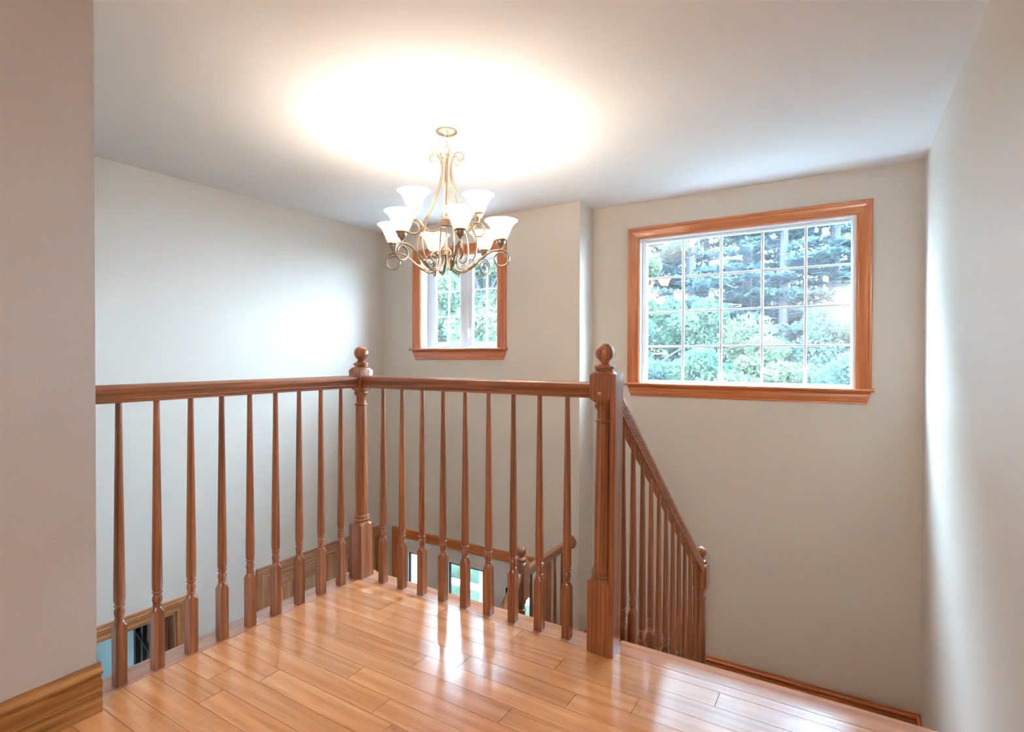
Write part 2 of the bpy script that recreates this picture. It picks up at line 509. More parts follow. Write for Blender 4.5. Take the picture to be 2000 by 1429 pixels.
def pane(win, x0, x1, y, z0, z1, name='pane'):
    bm = nb(); box(bm, x0, x1, y, y + .004, z0, z1)
    return obj(name, bm, glass_m, win, smooth=False)

win = empty('window_1', (-.70, YF, .885), 'large twenty-light picture window with orange stained casing over the landing', kind='structure')
cased_window(win, BW, YF, pine)
jd = .155
boxes('jamb_liner', white_m, win, (BW['x0'], BW['x0'] + .012, YF, YF + jd, BW['z0'], BW['z1']), (BW['x1'] - .012, BW['x1'], YF, YF + jd, BW['z0'], BW['z1']),
      (BW['x0'] + .012, BW['x1'] - .012, YF, YF + jd, BW['z1'] - .012, BW['z1']), (BW['x0'] + .012, BW['x1'] - .012, YF, YF + jd, BW['z0'] - .015, BW['z0'] + .001))
gx0, gx1, gz0, gz1 = -1.405, .033, .905, 2.036
yg = YF + .062
for b in ((BW['x0'] + .012, gx0, BW['z0'], BW['z1'] - .012), (gx1, BW['x1'] - .012, BW['z0'], BW['z1'] - .012)):
    boxes('sash_stile', white_m, win, (b[0], b[1], yg - .022, yg + .03, b[2], b[3]), bevel=.004)
boxes('sash_rail', white_m, win, (gx0, gx1, yg - .022, yg + .03, gz1, BW['z1'] - .012), bevel=.004)
boxes('sash_rail', white_m, win, (gx0, gx1, yg - .022, yg + .03, BW['z0'], gz0), bevel=.004)
mxs = [-1.111, -.8215, -.529, -.2435]; mzs = [1.183, 1.4637, 1.7457]
for x in mxs: boxes('muntin', white_m, win, (x - .0095, x + .0095, yg - .006, yg + .010, gz0, gz1), bevel=.003)
ex = [gx0] + mxs + [gx1]; ez = [gz0] + mzs + [gz1]
for z in mzs:
    for a, b in zip(ex, ex[1:]):
        aa = a + (.0095 if a != gx0 else 0); bb_ = b - (.0095 if b != gx1 else 0)
        boxes('muntin', white_m, win, (aa, bb_, yg - .006, yg + .010, z - .008, z + .008), bevel=.003)
for a, b in zip(ex, ex[1:]):
    for c, d in zip(ez, ez[1:]): pane(win, a, b, yg + .001, c, d)

win = empty('window_2', (-3.13, YL, 1.177), 'small double casement window with stained casing behind the chandelier', kind='structure')
cased_window(win, SW, YL, pine)
jd = .15
boxes('jamb_liner', white_m, win, (SW['x0'], SW['x0'] + .01, YL, YL + jd, SW['z0'], SW['z1']), (SW['x1'] - .01, SW['x1'], YL, YL + jd, SW['z0'], SW['z1']),
      (SW['x0'] + .01, SW['x1'] - .01, YL, YL + jd, SW['z1'] - .01, SW['z1']), (SW['x0'] + .01, SW['x1'] - .01, YL, YL + jd, SW['z0'] - .015, SW['z0'] + .001))
ys = YL + .10
fx0, fx1 = SW['x0'] + .01, SW['x1'] - .01
mid = -3.104
boxes('frame_stop', white_m, win, (fx0, fx0 + .03, ys + .005, ys + .05, SW['z0'], SW['z1'] - .01), (fx1 - .03, fx1, ys + .005, ys + .05, SW['z0'], SW['z1'] - .01), bevel=.003)
boxes('mullion', white_m, win, (mid - .030, mid + .030, ys - .002, ys + .05, SW['z0'], SW['z1'] - .01), bevel=.004)
for (a, b, g0, g1, gm) in ((fx0 + .03, mid - .03, -3.484, -3.178, -3.325), (mid + .03, fx1 - .03, -3.030, -2.742, -2.872)):
    s0, s1 = SW['z0'] + .012, SW['z1'] - .02
    q0, q1 = 1.239, 1.985
    sash = boxes('sash', white_m, win, (a, g0, ys + .008, ys + .045, s0, s1), (g1, b, ys + .008, ys + .045, s0, s1), (g0, g1, ys + .008, ys + .045, s0, q0), (g0, g1, ys + .008, ys + .045, q1, s1), bevel=.004)
    yy = ys + .02
    boxes('muntin', white_m, win, (gm - .008, gm + .008, yy - .004, yy + .010, q0, q1), bevel=.003)
    for z in (1.489, 1.735):
        boxes('muntin', white_m, win, (g0, gm - .008, yy - .004, yy + .010, z - .007, z + .007), bevel=.003)
        boxes('muntin', white_m, win, (gm + .008, g1, yy - .004, yy + .010, z - .007, z + .007), bevel=.003)
    zz = [q0, 1.489, 1.735, q1]
    for c, d in ((g0, gm), (gm, g1)):
        for e, f in zip(zz, zz[1:]): pane(win, c, d, yy + .002, e, f)
    # crank operator on the sill
    bm = nb(); xc = a + .05
    bbox(bm, xc - .04, xc + .04, ys - .035, ys + .004, SW['z0'] + .001, SW['z0'] + .012, b=.005, seg=2)
    turned(bm, [(.012, 0), (.012, .010), (.008, .016), (.003, .017)], None, 12, (xc - .01, ys - .018, SW['z0'] + .011))
    tube(bm, [(xc - .01, ys - .018, SW['z0'] + .024), (xc + .018, ys - .022, SW['z0'] + .022), (xc + .036, ys - .024, SW['z0'] + .016)], .0035, 6)
    obj('crank_handle', bm, white_m, win)
bm = nb(); bbox(bm, mid + .034, mid + .047, ys - .010, ys + .006, 1.27, 1.36, b=.004); tube(bm, [(mid + .040, ys - .012, 1.30), (mid + .040, ys - .022, 1.33), (mid + .040, ys - .020, 1.365)], .005, 6)
obj('sash_lock', bm, white_m, win)

# ================================================================ front door below
dr = empty('door_1', (-3.04, YL, ZL), 'white front door with glass lights and flanking sidelights in a stained casing', kind='structure')
n = (0, -1, 0)
c0, c1, ct = -3.862, -2.216, -.742
bm = nb(); sweep(bm, cas_prof, (c0, YL, ZL), (c0, YL, ct), (-1, 0, 0), n, 0, 1); obj('side_casing', bm, pine['z'], dr)
bm = nb(); sweep(bm, cas_prof, (c1, YL, ZL), (c1, YL, ct), (1, 0, 0), n, 0, 1); obj('side_casing', bm, pine['z'], dr)
bm = nb(); sweep(bm, cas_prof, (c0, YL, ct), (c1, YL, ct), (0, 0, 1), n, 1, 1); obj('head_casing', bm, pine['x'], dr)
def glazed(name, x0, x1, g0, g1, gz0, gz1, parent, y=YL + .004, zb=ZL + .02, zt=ct - .004):
    d = boxes(name, wdoor_m, parent, (x0, g0, y, y + .045, zb, zt), (g1, x1, y, y + .045, zb, zt), (g0, g1, y, y + .045, zb, gz0), (g0, g1, y, y + .045, gz1, zt), smooth=False)
    s = .016
    boxes('glass_seal', dark_m, d, (g0, g0 + s, y + .012, y + .030, gz0, gz1), (g1 - s, g1, y + .012, y + .030, gz0, gz1), (g0 + s, g1 - s, y + .012, y + .030, gz1 - s, gz1), (g0 + s, g1 - s, y + .012, y + .030, gz0, gz0 + s), smooth=False)
    pane(d, g0 + s, g1 - s, y + .02, gz0 + s, gz1 - s)
    return d
glazed('sidelight', c0 + .001, -3.513, -3.748, -3.606, -2.40, -.880, dr)
glazed('sidelight', -2.565, c1 - .001, -2.472, -2.330, -2.40, -.880, dr)
leaf = glazed('door_leaf', -3.507, -2.571, -3.237, -2.831, -1.75, -.880, dr, y=YL + .008)
bm = nb()
for (a, b) in ((-3.40, -3.09), (-2.98, -2.67)):
    bbox(bm, a, b, YL + .002, YL + .012, -2.55, -1.95, b=.006)
obj('raised_panel', bm, wdoor_m, leaf)
for z in (-1.02, -1.75, -2.45): boxes('hinge', black_m, dr, (-2.582, -2.562, YL - .004, YL + .012, z - .045, z + .045), bevel=.003)
bm = nb(); tube(bm, [(-3.44, YL + .01, -1.75), (-3.44, YL - .045, -1.75)], .010, 10); tube(bm, [(-3.44, YL - .045, -1.75), (-3.33, YL - .045, -1.75)], .009, 10)
obj('lever_handle', bm, black_m, leaf)

# ================================================================ left wall doorways
dr = empty('door_2', (XL, 1.6, ZL), 'oak-cased doorway to a teal room with a dark glazed door standing open', kind='structure')
n = (1, 0, 0)
a0, a1, at = DA['y0'], DA['y1'], DA['z1']
bm = nb(); sweep(bm, cas_prof, (XL, a0, ZL), (XL, a0, at), (0, -1, 0), n, 0, 1); obj('side_casing', bm, door_oak['z'], dr)
bm = nb(); sweep(bm, cas_prof, (XL, a1, ZL), (XL, a1, at), (0, 1, 0), n, 0, 1); obj('side_casing', bm, door_oak['z'], dr)
bm = nb(); sweep(bm, cas_prof, (XL, a0, at), (XL, a1, at), (0, 0, 1), n, 1, 1); obj('head_casing', bm, door_oak['y'], dr)
boxes('jamb', door_oak['z'], dr, (XL - .14, XL + .004, a1 - .016, a1 + .001, ZL, at), (XL - .14, XL + .004, a0 - .001, a0 + .016, ZL, at), bevel=.002)
boxes('head_jamb', door_oak['y'], dr, (XL - .14, XL + .004, a0 + .016, a1 - .016, at - .016, at + .001), bevel=.002)
boxes('door_stop', oak['z'], dr, (XL - .10, XL - .065, a1 - .027, a1 - .016, ZL, at - .016), bevel=.002)
boxes('hinge', black_m, dr, (XL - .150, XL - .125, a1 - .030, a1 - .014, -1.00, -.90), bevel=.003)
# glazed leaf, swung back into the room
hx, hy = XL - .145, a1 - .03
ang = math.atan2(.208, -.978)
t = nb(); lw, lt = .76, .035
zb, zt = ZL + .01, at - .02
def lbox(bm, u0, u1, z0, z1, th=lt):
    box(bm, u0, u1, -th / 2, th / 2, z0, z1)
lbox(t, 0, .07, zb, zt); lbox(t, lw - .07, lw, zb, zt); lbox(t, .07, lw - .07, zt - .07, zt); lbox(t, .07, lw - .07, zb, zb + .2)
Mx = Matrix.Translation((hx, hy, 0)) @ Matrix.Rotation(ang, 4, 'Z')
bmesh.ops.transform(t, matrix=Mx, verts=t.verts[:])
gl = obj('glazed_leaf', t, brown_m, dr, smooth=False)
us = [.07, .276, .484, lw - .07]; zs_ = [zb + .2] + [zb + .2 + k * (zt - .07 - zb - .2) / 5 for k in range(1, 5)] + [zt - .07]
for u in us[1:3]:
    t = nb(); lbox(t, u - .011, u + .011, zs_[0], zs_[-1], .03); bmesh.ops.transform(t, matrix=Mx, verts=t.verts[:]); obj('muntin', t, brown_m, gl, smooth=False)
for z in zs_[1:-1]:
    for u0, u1 in zip(us, us[1:]):
        t = nb(); lbox(t, u0 + (.011 if u0 != us[0] else 0), u1 - (.011 if u1 != us[-1] else 0), z - .011, z + .011, .03); bmesh.ops.transform(t, matrix=Mx, verts=t.verts[:]); obj('muntin', t, brown_m, gl, smooth=False)
for u0, u1 in zip(us, us[1:]):
    for z0, z1 in zip(zs_, zs_[1:]):
        t = nb(); lbox(t, u0, u1, z0, z1, .004); bmesh.ops.transform(t, matrix=Mx, verts=t.verts[:]); obj('pane', t, glass_m, gl, smooth=False)
# the room beyond
rx0 = XL - 3.0
wall_y('wall_study_far', rx0 - .1, rx0, .4, 4.2, ZL, -.30, [(.9, 1.5, -1.9, -1.2)], teal_m, 'teal wall of the room beyond the doorway')
wall_x('wall_study_left', .30, .40, rx0 - .1, XL - .14, ZL, -.30, [], teal_m, 'teal side wall of the room beyond')
wall_x('wall_study_right', 2.50, 2.58, rx0 - .1, XL - .14, ZL, -.30, [], teal_m, 'teal wall beside the open glazed door')
bm = nb(); box(bm, rx0 - .1, XL - .14, .3, 4.2, -.32, -.22)
tag(obj('ceiling_study', bm, ceil_m, smooth=False), 'white ceiling of the room beyond', kind='structure')
bm = nb(); box(bm, rx0 - .1, XL - .14, .3, 4.2, ZL - .1, ZL)
tag(obj('floor_study', bm, nos_m['x'], smooth=False), 'wood floor of the room beyond', kind='structure')

dr = empty('door_3', (XL, 3.4, ZL), 'pair of raised-panel oak closet doors in an oak casing', kind='structure')
b0, b1, bt = DB['y0'], DB['y1'], DB['z1']
bm = nb(); sweep(bm, cas_prof, (XL, b0, ZL), (XL, b0, bt), (0, -1, 0), n, 0, 1); obj('side_casing', bm, door_oak['z'], dr)
cp = [(u * .7, d) for u, d in cas_prof]
bm = nb(); sweep(bm, cp, (XL, b1, ZL), (XL, b1, bt), (0, 1, 0), n, 0, 1); obj('side_casing', bm, door_oak['z'], dr)
bm = nb(); sweep(bm, cas_prof, (XL, b0, bt), (XL, b1, bt), (0, 0, 1), n, 1, .7); obj('head_casing', bm, door_oak['y'], dr)
boxes('jamb', door_oak['z'], dr, (XL - .12, XL + .003, b0 - .001, b0 + .016, ZL, bt), (XL - .12, XL + .003, b1 - .016, b1 + .001, ZL, bt), (XL - .12, XL + .003, b0 + .016, b1 - .016, bt - .016, bt + .001), bevel=.002)
mid = (b0 + b1) / 2
for (p0, p1) in ((b0 + .018, mid - .002), (mid + .002, b1 - .018)):
    xd = XL - .045
    z0, z1 = ZL + .015, bt - .02
    st = .095
    zr = [z0, z0 + .22, z0 + .95, z0 + 1.05, z1 - .42, z1 - .33, z1 - .10, z1]
    ym = (p0 + p1) / 2
    lf = boxes('door_leaf', door_oak['z'], dr, (xd, xd + .035, p0, p0 + st, z0, z1), (xd, xd + .035, p1 - st, p1, z0, z1), (xd, xd + .035, ym - .04, ym + .04, z0, z1), bevel=.003)
    for q in (0, 2, 4, 6):
        for (u0, u1) in ((p0 + st, ym - .04), (ym + .04, p1 - st)):
            boxes('rail', door_oak['y'], lf, (xd, xd + .035, u0, u1, zr[q], zr[q + 1]), bevel=.003)
    for q in (1, 3, 5):
        for (u0, u1) in ((p0 + st, ym - .04), (ym + .04, p1 - st)):
            bm = nb(); x_ = xd + .010
            r0 = [(x_, u0, zr[q]), (x_, u1, zr[q]), (x_, u1, zr[q + 1]), (x_, u0, zr[q + 1])]
            r1 = [(x_ + .004, u0 + .008, zr[q] + .008), (x_ + .004, u1 - .008, zr[q] + .008), (x_ + .004, u1 - .008, zr[q + 1] - .008), (x_ + .004, u0 + .008, zr[q + 1] - .008)]
            r2 = [(x_ + .017, u0 + .035, zr[q] + .035), (x_ + .017, u1 - .035, zr[q] + .035), (x_ + .017, u1 - .035, zr[q + 1] - .035), (x_ + .017, u0 + .035, zr[q + 1] - .035)]
            loft(bm, [r0, r1, r2]); obj('raised_panel', bm, door_oak['z'], lf, smooth=False)
    bm = nb(); s = p1 - .05 if p0 < mid - .1 else p0 + .05
    turned(bm, [(.012, 0), (.012, .02), (.024, .03), (.026, .042), (.016, .052), (.002, .054)], None, 14)
    bmesh.ops.transform(bm, matrix=Matrix.Translation((xd + .035, s, ZL + .95)) @ Matrix.Rotation(PI / 2, 4, 'Y'), verts=bm.verts[:])
    obj('knob', bm, black_m, lf)
bm = nb(); box(bm, XL - .16, XL - .13, b0 - .05, b1 + .1, ZL, bt + .05)
obj('closet_back', bm, brown_m, dr, smooth=False)

# ================================================================ stairs
def tread_prof(d, t=.028):
    r = t / 2
    p = [(0, 0), (d - r, 0)] + [(d - r + r * math.cos(a), -r + r * math.sin(a)) for a in [PI / 2 - k * PI / 5 for k in range(1, 5)]] + [(d - r, -t), (0, -t)]
    return p
xa_s, xb_s = XSTAIR - .03, XR - .002
st = empty('staircase', (-.17, 2.0, ZLAND), 'upper flight of oak stairs going down to the landing', 'staircase')
for k in range(1, 7):
    z = -k * RISE; ye = Y0 + k * RUN; ys_ = ye - RUN - .03
    bm = nb(); p = tread_prof(ye - ys_)
    loft(bm, [[(x, ys_ + u, z + v) for u, v in p] for x in (xa_s - .02, xb_s)])
    obj('tread', bm, nos_m['x'], st)
for k in range(1, 8):
    z = -k * RISE; yr = Y0 + (k - 1) * RUN - .028
    boxes('riser', oak['x'], st, (xa_s, xb_s, yr - .018, yr, z, z + RISE - .026), smooth=False)
# side stringer
def sawtooth(x0, x1, down=.30):
    bm = nb()
    top = []
    for k in range(1, 7):
        z = -k * RISE - .027
        top += [(Y0 + (k - 1) * RUN - .046, z), (Y0 + k * RUN - .046, z)]
    yend = top[-1][0]
    low = [(yend, ZLAND - .28), (top[0][0], top[0][1] - down)]
    poly = top + low
    loft(bm, [[(x, y, z) for y, z in poly] for x in (x0, x1)])
    return bm
obj('stringer', sawtooth(xa_s - .001, xa_s + .028), oak['y'], st, smooth=False)
# spandrel wall under the flight
bm = nb()
poly = [(1.99, -.31), (2.01, -.50), (3.48, ZLAND - .25), (3.48, ZL), (1.99, ZL)]
loft(bm, [[(x, y, z) for y, z in poly] for x in (xa_s + .03, xa_s + .10)])
tag(obj('wall_spandrel', bm, wall_m, smooth=False), 'greige wall between the two stair flights', kind='structure')
land = empty('floor_landing', (-.7, 3.9, ZLAND), 'oak stair landing under the large window', kind='structure')
YLE = 3.46
xs_l = -1.99
w = .0845; y = YLE; i = 0
bm = nb(); box(bm, xs_l, XR, YLE + .02, YF, ZLAND - .25, ZLAND - .018)
box(bm, xs_l, XB - .002, YLE, YL - .002, ZLAND - .25, ZLAND - .018)
obj('landing_frame', bm, sub_m, land, smooth=False)
while y < YF - .01:
    y1 = min(y + w, YF)
    x0_ = xs_l if y1 < YL else XB
    t = nb(); bbox(t, x0_, -.6 + .3 * math.sin(i * 2.1), y + .001, y1 - .001, ZLAND - .018, ZLAND, b=.001); obj('plank', t, floor_m, land, smooth=False)
    t = nb(); bbox(t, -.6 + .3 * math.sin(i * 2.1) + .001, XR, y + .001, y1 - .001, ZLAND - .018, ZLAND, b=.001); obj('plank', t, floor_m, land, smooth=False)
    y = y1; i += 1
# lower flight towards the hall, under the balcony
lf = empty('staircase', (-1.38, 2.5, ZL), 'lower flight of oak stairs going down from the landing to the hall', 'staircase')
lr = (ZLAND - ZL) / 7
for k in range(1, 7):
    z = ZLAND - k * lr; ye = YLE - k * RUN; ys_ = ye + RUN + .03
    bm = nb(); p = tread_prof(ys_ - ye)
    loft(bm, [[(x, ys_ - u, z + v) for u, v in p] for x in (-1.99, xa_s - .025)])
    obj('tread', bm, nos_m['x'], lf)
for k in range(1, 8):
    z = ZLAND - k * lr; yr = YLE - (k - 1) * RUN + .028
    boxes('riser', oak['x'], lf, (-1.97, xa_s - .025, yr, yr + .018, z, z + lr - .026), smooth=False)
bm = nb()
poly = [(YLE + .03, ZLAND - .02)]
for k in range(1, 7):
    z = ZLAND - k * lr - .027
    poly += [(YLE - (k - 1) * RUN + .04, z), (YLE - k * RUN + .04, z)]
poly += [(YLE - 6 * RUN + .04, ZL), (YLE - 4.6 * RUN, ZL), (YLE + .03, ZLAND - .32)]
loft(bm, [[(x, y, z) for y, z in poly] for x in (-1.985, -1.96)])
obj('stringer', bm, oak['y'], lf, smooth=False)
# sloping skirt boards on the right wall
bm = nb()
sl = RISE / RUN
poly = [(Y0 + .02, -.04), (3.50, -.02 - sl * (3.50 - Y0 - .03)), (3.53, ZLAND + .138), (3.53, ZLAND - .1), (Y0 + .2, -.45)]
loft(bm, [[(x, y, z) for y, z in poly] for x in (XR - .019, XR)])
tag(obj('trim_2', bm, pine['y'], smooth=False), 'stained skirt board sloping down the right wall', kind='structure')

# ================================================================ railings
H2 = .0165          # baluster half width
def baluster_mesh(top):
    p = [(.06, 0), (.06, .1985), (.0225, .199), (.0185, .207), (.0155, .2125), (.0135, .217), (.0130, .2185), (.0150, .2215), (.0150, .2235), (.0128, .2255),
         (.0130, .228), (.0150, .236), (.0162, .243), (.0155, .250), (.0128, .257), (.0118, .260), (.0140, .2625), (.0165, .2655), (.0165, .268), (.0135, .2705), (.0130, .2725),
         (.0150, .276), (.0165, .284), (.0168, .295), (.0166, .34)]
    z0, r0 = .34, .0166
    z1, r1 = top, .0092
    for k in range(1, 9):
        t = k / 8
        p.append((r0 + (r1 - r0) * (t ** 1.05), z0 + (z1 - z0) * t))
    bm = nb(); turned(bm, p, H2, 24)
    bmesh.ops.recalc_face_normals(bm, faces=bm.faces[:]); sharpen(bm, 28)
    me = bpy.data.meshes.new('baluster'); bm.to_mesh(me); bm.free(); me.materials.append(oak['z'])
    return me

def newel_prof(base_top=.275, blk0=.930, blk1=1.042, base=0.):
    b = base_top
    return [(.09, base), (.09, b - .012), (.0425, b - .004), (.0365, b), (.0365, b + .004), (.0395, b + .008), (.0395, b + .013), (.0345, b + .017), (.0345, b + .020), (.0375, b + .024), (.0365, b + .030), (.0315, b + .034),
            (.0308, b + .05), (.0312, b + .14), (.0300, .60), (.0270, blk0 - .085), (.0265, blk0 - .078), (.0310, blk0 - .075), (.0325, blk0 - .071), (.0310, blk0 - .067), (.0255, blk0 - .063), (.0248, blk0 - .058),
            (.0248, blk0 - .032), (.0262, blk0 - .029), (.0320, blk0 - .023), (.0345, blk0 - .017), (.0345, blk0 - .012), (.0300, blk0 - .007), (.0320, blk0 - .004), (.0385, blk0), (.0445, blk0 + .004), (.09, blk0 + .017),
            (.09, blk1 - .012), (.0465, blk1 - .002), (.0400, blk1 + .002), (.0330, blk1 + .003)]
def ball_prof(z):
    p = [(.030, z), (.0335, z + .004), (.0335, z + .008), (.0375, z + .011), (.0385, z + .0155), (.0375, z + .020), (.0300, z + .0235), (.0210, z + .028), (.0178, z + .033), (.0185, z + .036)]
    c, r = z + .0705, .0350
    for k in range(0, 13):
        a = -R(56) + k * (R(56) + PI / 2 - .06) / 12
        p.append((r * math.cos(a), c + r * math.sin(a)))
    p.append((.0006, c + r))
    return p
def newel(loc, label, blk0=.930, blk1=1.042, base_top=.275, base=0., tilt=0., half=.0415, extra=None, ball=True):
    o = empty('newel_post', loc, label, 'newel post')
    bm = nb(); turned(bm, newel_prof(base_top, blk0, blk1, base), half, 32)
    pst = obj('post', bm, oak['z'], o, loc=(0, 0, 0))
    bm = nb(); turned(bm, ball_prof(blk1 + .002), None, 32)
    obj('ball_finial', bm, oak['z'], o, loc=(0, 0, 0))
    if extra: extra(o)
    if tilt: o.rotation_euler = (0, tilt, 0)
    return o

newel((XRAIL, YRAIL, 0), 'turned oak newel post with ball top at the outer corner of the balcony')
def half_board(o):
    bm = nb(); bbox(bm, .0405, .0605, -.0425, .0395, 0, 1.037, b=.0015)
    obj('filler_board', bm, oak['z'], o, loc=(0, 0, 0))
    bm = nb(); turned(bm, [(.0075, 0), (.0075, .0008), (.0066, .0012)], None, 20)
    bmesh.ops.transform(bm, matrix=Matrix.Translation((-.002, -.0414, .963)) @ Matrix.Rotation(PI / 2, 4, 'X'), verts=bm.verts[:])
    obj('screw_plug', bm, nos_m['x'], o, loc=(0, 0, 0))
newel((-.7735, 1.904, 0), 'turned oak newel post with a flat board on its side, at the stair head', tilt=.0085, extra=half_board)
# level changes: posts at the landing
newel((XSTAIR, 3.53, ZLAND), 'oak newel post with ball top where the upper stair rail ends at the landing', blk0=1.010, blk1=1.160, base_top=.36)
newel((-1.945, 3.30, ZLAND - lr), 'oak newel post with ball top at the head of the lower flight', blk0=.935, blk1=1.205, base_top=.40)

rail_half = [(.0000, .0000), (.0225, .0000), (.0225, .0085), (.0245, .0110), (.0265, .0130), (.0255, .0160), (.0235, .0190), (.0245, .0240), (.0280, .0300), (.0300, .0370), (.0300, .0450), (.0275, .0520), (.0200, .0575), (.0100, .0600), (.0000, .0605)]
rail_prof = rail_half[1:-1] + [(0, .0605)] + [(-u, z) for u, z in rail_half[1:-1][::-1]]
RZ = .9435
def rail_along_y(bm, x, y0, y1, z0, z1, vs=1.0):
    loft(bm, [[(x + u, y, zz + v * vs) for u, v in rail_prof] for y, zz in ((y0, z0), (y1, z1))])
def rail_along_x(bm, y, x0, x1, z):
    loft(bm, [[(x, y + u, z + v) for u, v in rail_prof] for x in (x0, x1)])

bal_level = baluster_mesh(RZ + .004)
# side run
ra = empty('balcony_railing', (XRAIL, 1.3, 0), 'oak balcony railing run from the partition wall to the corner newel post', 'railing')
bm = nb(); rail_along_y(bm, XRAIL, .747, YRAIL - .040, RZ, RZ); obj('handrail', bm, oak['y'], ra)
for i in range(9):
    obj('baluster', bal_level, None, ra, loc=(0, .849 + i * .11675 - 1.3, 0))
# front run
rb = empty('balcony_railing', (-1.4, YRAIL, 0), 'oak balcony railing run between the two balcony newel posts', 'railing')
bm = nb(); rail_along_x(bm, YRAIL, XRAIL + .040, -.800, RZ); obj('handrail', bm, oak['x'], rb)
for i in range(9):
    obj('baluster', bal_level, None, rb, loc=(-1.9087 + i * .12358 + 1.4, 0, 0))
# pitched run
sl = .770
yA, zA = 1.942, .9485
zt = lambda y: zA - sl * (y - yA)
rc = empty('stair_railing', (XSTAIR, 2.7, -.5), 'oak stair railing sloping down along the upper flight', 'railing')
bm = nb(); rail_along_y(bm, XSTAIR, 1.938, 3.492, zt(1.938), zt(3.492), 1.262); obj('handrail', bm, oak['y'], rc)
stair_bal = {}
for i in range(11):
    y = 2.1075 + i * .1265
    k = int(math.ceil((y - Y0 + .03) / RUN - 1e-6))
    zt_ = -k * RISE
    L_ = zt(y) + .010 - zt_
    key = i % 2
    if key not in stair_bal: stair_bal[key] = baluster_mesh(L_ + .01)
    obj('baluster', stair_bal[key], None, rc, loc=(0, y - 2.7, zt_ + .5))
# landing guard and lower flight rail
rd = empty('landing_railing', (-1.945, 3.7, ZLAND), 'short level oak railing from the landing newel post to a round wall rosette', 'railing')
zg = -.478
bm = nb(); rail_along_y(bm, -1.945, 3.338, YL - .020, zg, zg); obj('handrail', bm, oak['y'], rd)
bm = nb(); turned(bm, [(.058, 0), (.058, .010), (.052, .014), (.050, .018), (.042, .022), (.002, .022)], None, 28)
bmesh.ops.transform(bm, matrix=Matrix.Translation((-1.945, YL, zg + .03)) @ Matrix.Rotation(PI / 2, 4, 'X'), verts=bm.verts[:])
obj('wall_rosette', bm, oak['z'], rd)
bal_land = baluster_mesh(zg - ZLAND + .004)
for i in range(5): obj('baluster', bal_land, None, rd, loc=(0, 3.44 + i * .127 - 3.7, 0))
re_ = empty('stair_railing', (-1.945, 2.6, ZL), 'oak stair railing sloping down along the lower flight to the hall', 'railing')
sl2 = lr / RUN
z2 = lambda y: -.500 - sl2 * (3.262 - y)
bm = nb(); rail_along_y(bm, -1.945, 3.265, 2.02, z2(3.265), z2(2.02), math.sqrt(1 + sl2 ** 2)); obj('handrail', bm, oak['y'], re_)
low_bal = {}
for i in range(9):
    y = 3.14 - i * .1265
    k = int(math.ceil((YLE + .03 - y) / RUN - 1e-6))
    z = ZLAND - k * lr
    if i % 2 not in low_bal: low_bal[i % 2] = baluster_mesh(z2(y) + .012 - z)
    obj('baluster', low_bal[i % 2], None, re_, loc=(0, y - 2.6, z - ZL))
newel((-1.945, 1.98, ZL), 'oak newel post with ball top at the foot of the lower flight', blk0=.93, blk1=1.10)

# ================================================================ chandelier
CX, CY = -1.932, 2.430
ch = empty('chandelier', (CX, CY, ZC), 'champagne metal scroll chandelier with eight alabaster glass bell shades', 'chandelier')
def zl(z): return z - ZC       # chandelier-local height
bm = nb(); turned(bm, [(.063, 0), (.063, -.005), (.060, -.010), (.045, -.018), (.020, -.024), (.010, -.027), (.008, -.034), (.0005, -.036)], None, 40)
obj('canopy', bm, iron_m, ch, loc=(0, 0, 0))
def link(zc, flip, h=.021, w=.010):
    pts = []
    for k in range(17):
        a = 2 * PI * k / 16
        pts.append((w * math.cos(a) if not flip else 0, 0 if not flip else w * math.cos(a), zc + h * math.sin(a)))
    bm = nb(); tube(bm, pts, .0024, 6, caps=False); return bm
zz_ = zl(2.332)
for i in range(2): obj('chain_link', link(zz_ - i * .035, i % 2), iron_m, ch, loc=(0, 0, 0))
obj('hanging_loop', link(zl(2.272), 0, .024, .019), iron_m, ch, loc=(0, 0, 0))
bm = nb()
tube(bm, [(0, 0, zl(2.250)), (0, 0, zl(1.63))], .0055, 10)
turned(bm, [(.004, zl(2.252)), (.012, zl(2.245)), (.012, zl(2.232)), (.006, zl(2.225))], None, 16)
obj('stem', bm, iron_m, ch, loc=(0, 0, 0))
def hub(z, r, h):
    bm = nb()
    turned(bm, [(.004, z - h / 2 - .004), (r * .8, z - h / 2 - .003), (r, z - h / 2), (r, z + h / 2 - .012), (r * 1.06, z + h / 2 - .011), (r * 1.06, z + h / 2 - .007), (r, z + h / 2 - .006), (r * .85, z + h / 2), (r * .45, z + h / 2 + .010), (.007, z + h / 2 + .016)], None, 28)
    return bm
obj('upper_hub', hub(zl(1.858), .034, .042), iron_m, ch, loc=(0, 0, 0))
obj('lower_hub', hub(zl(1.690), .025, .036), iron_m, ch, loc=(0, 0, 0))

def spiral(cx, cz, r0, r1, a0, a1, n=22):
    return [(cx + (r0 + (r1 - r0) * k / n) * math.cos(a0 + (a1 - a0) * k / n), cz + (r0 + (r1 - r0) * k / n) * math.sin(a0 + (a1 - a0) * k / n)) for k in range(n + 1)]
def to3(pts, z0=0.): return [(r, 0, z + z0) for r, z in pts]

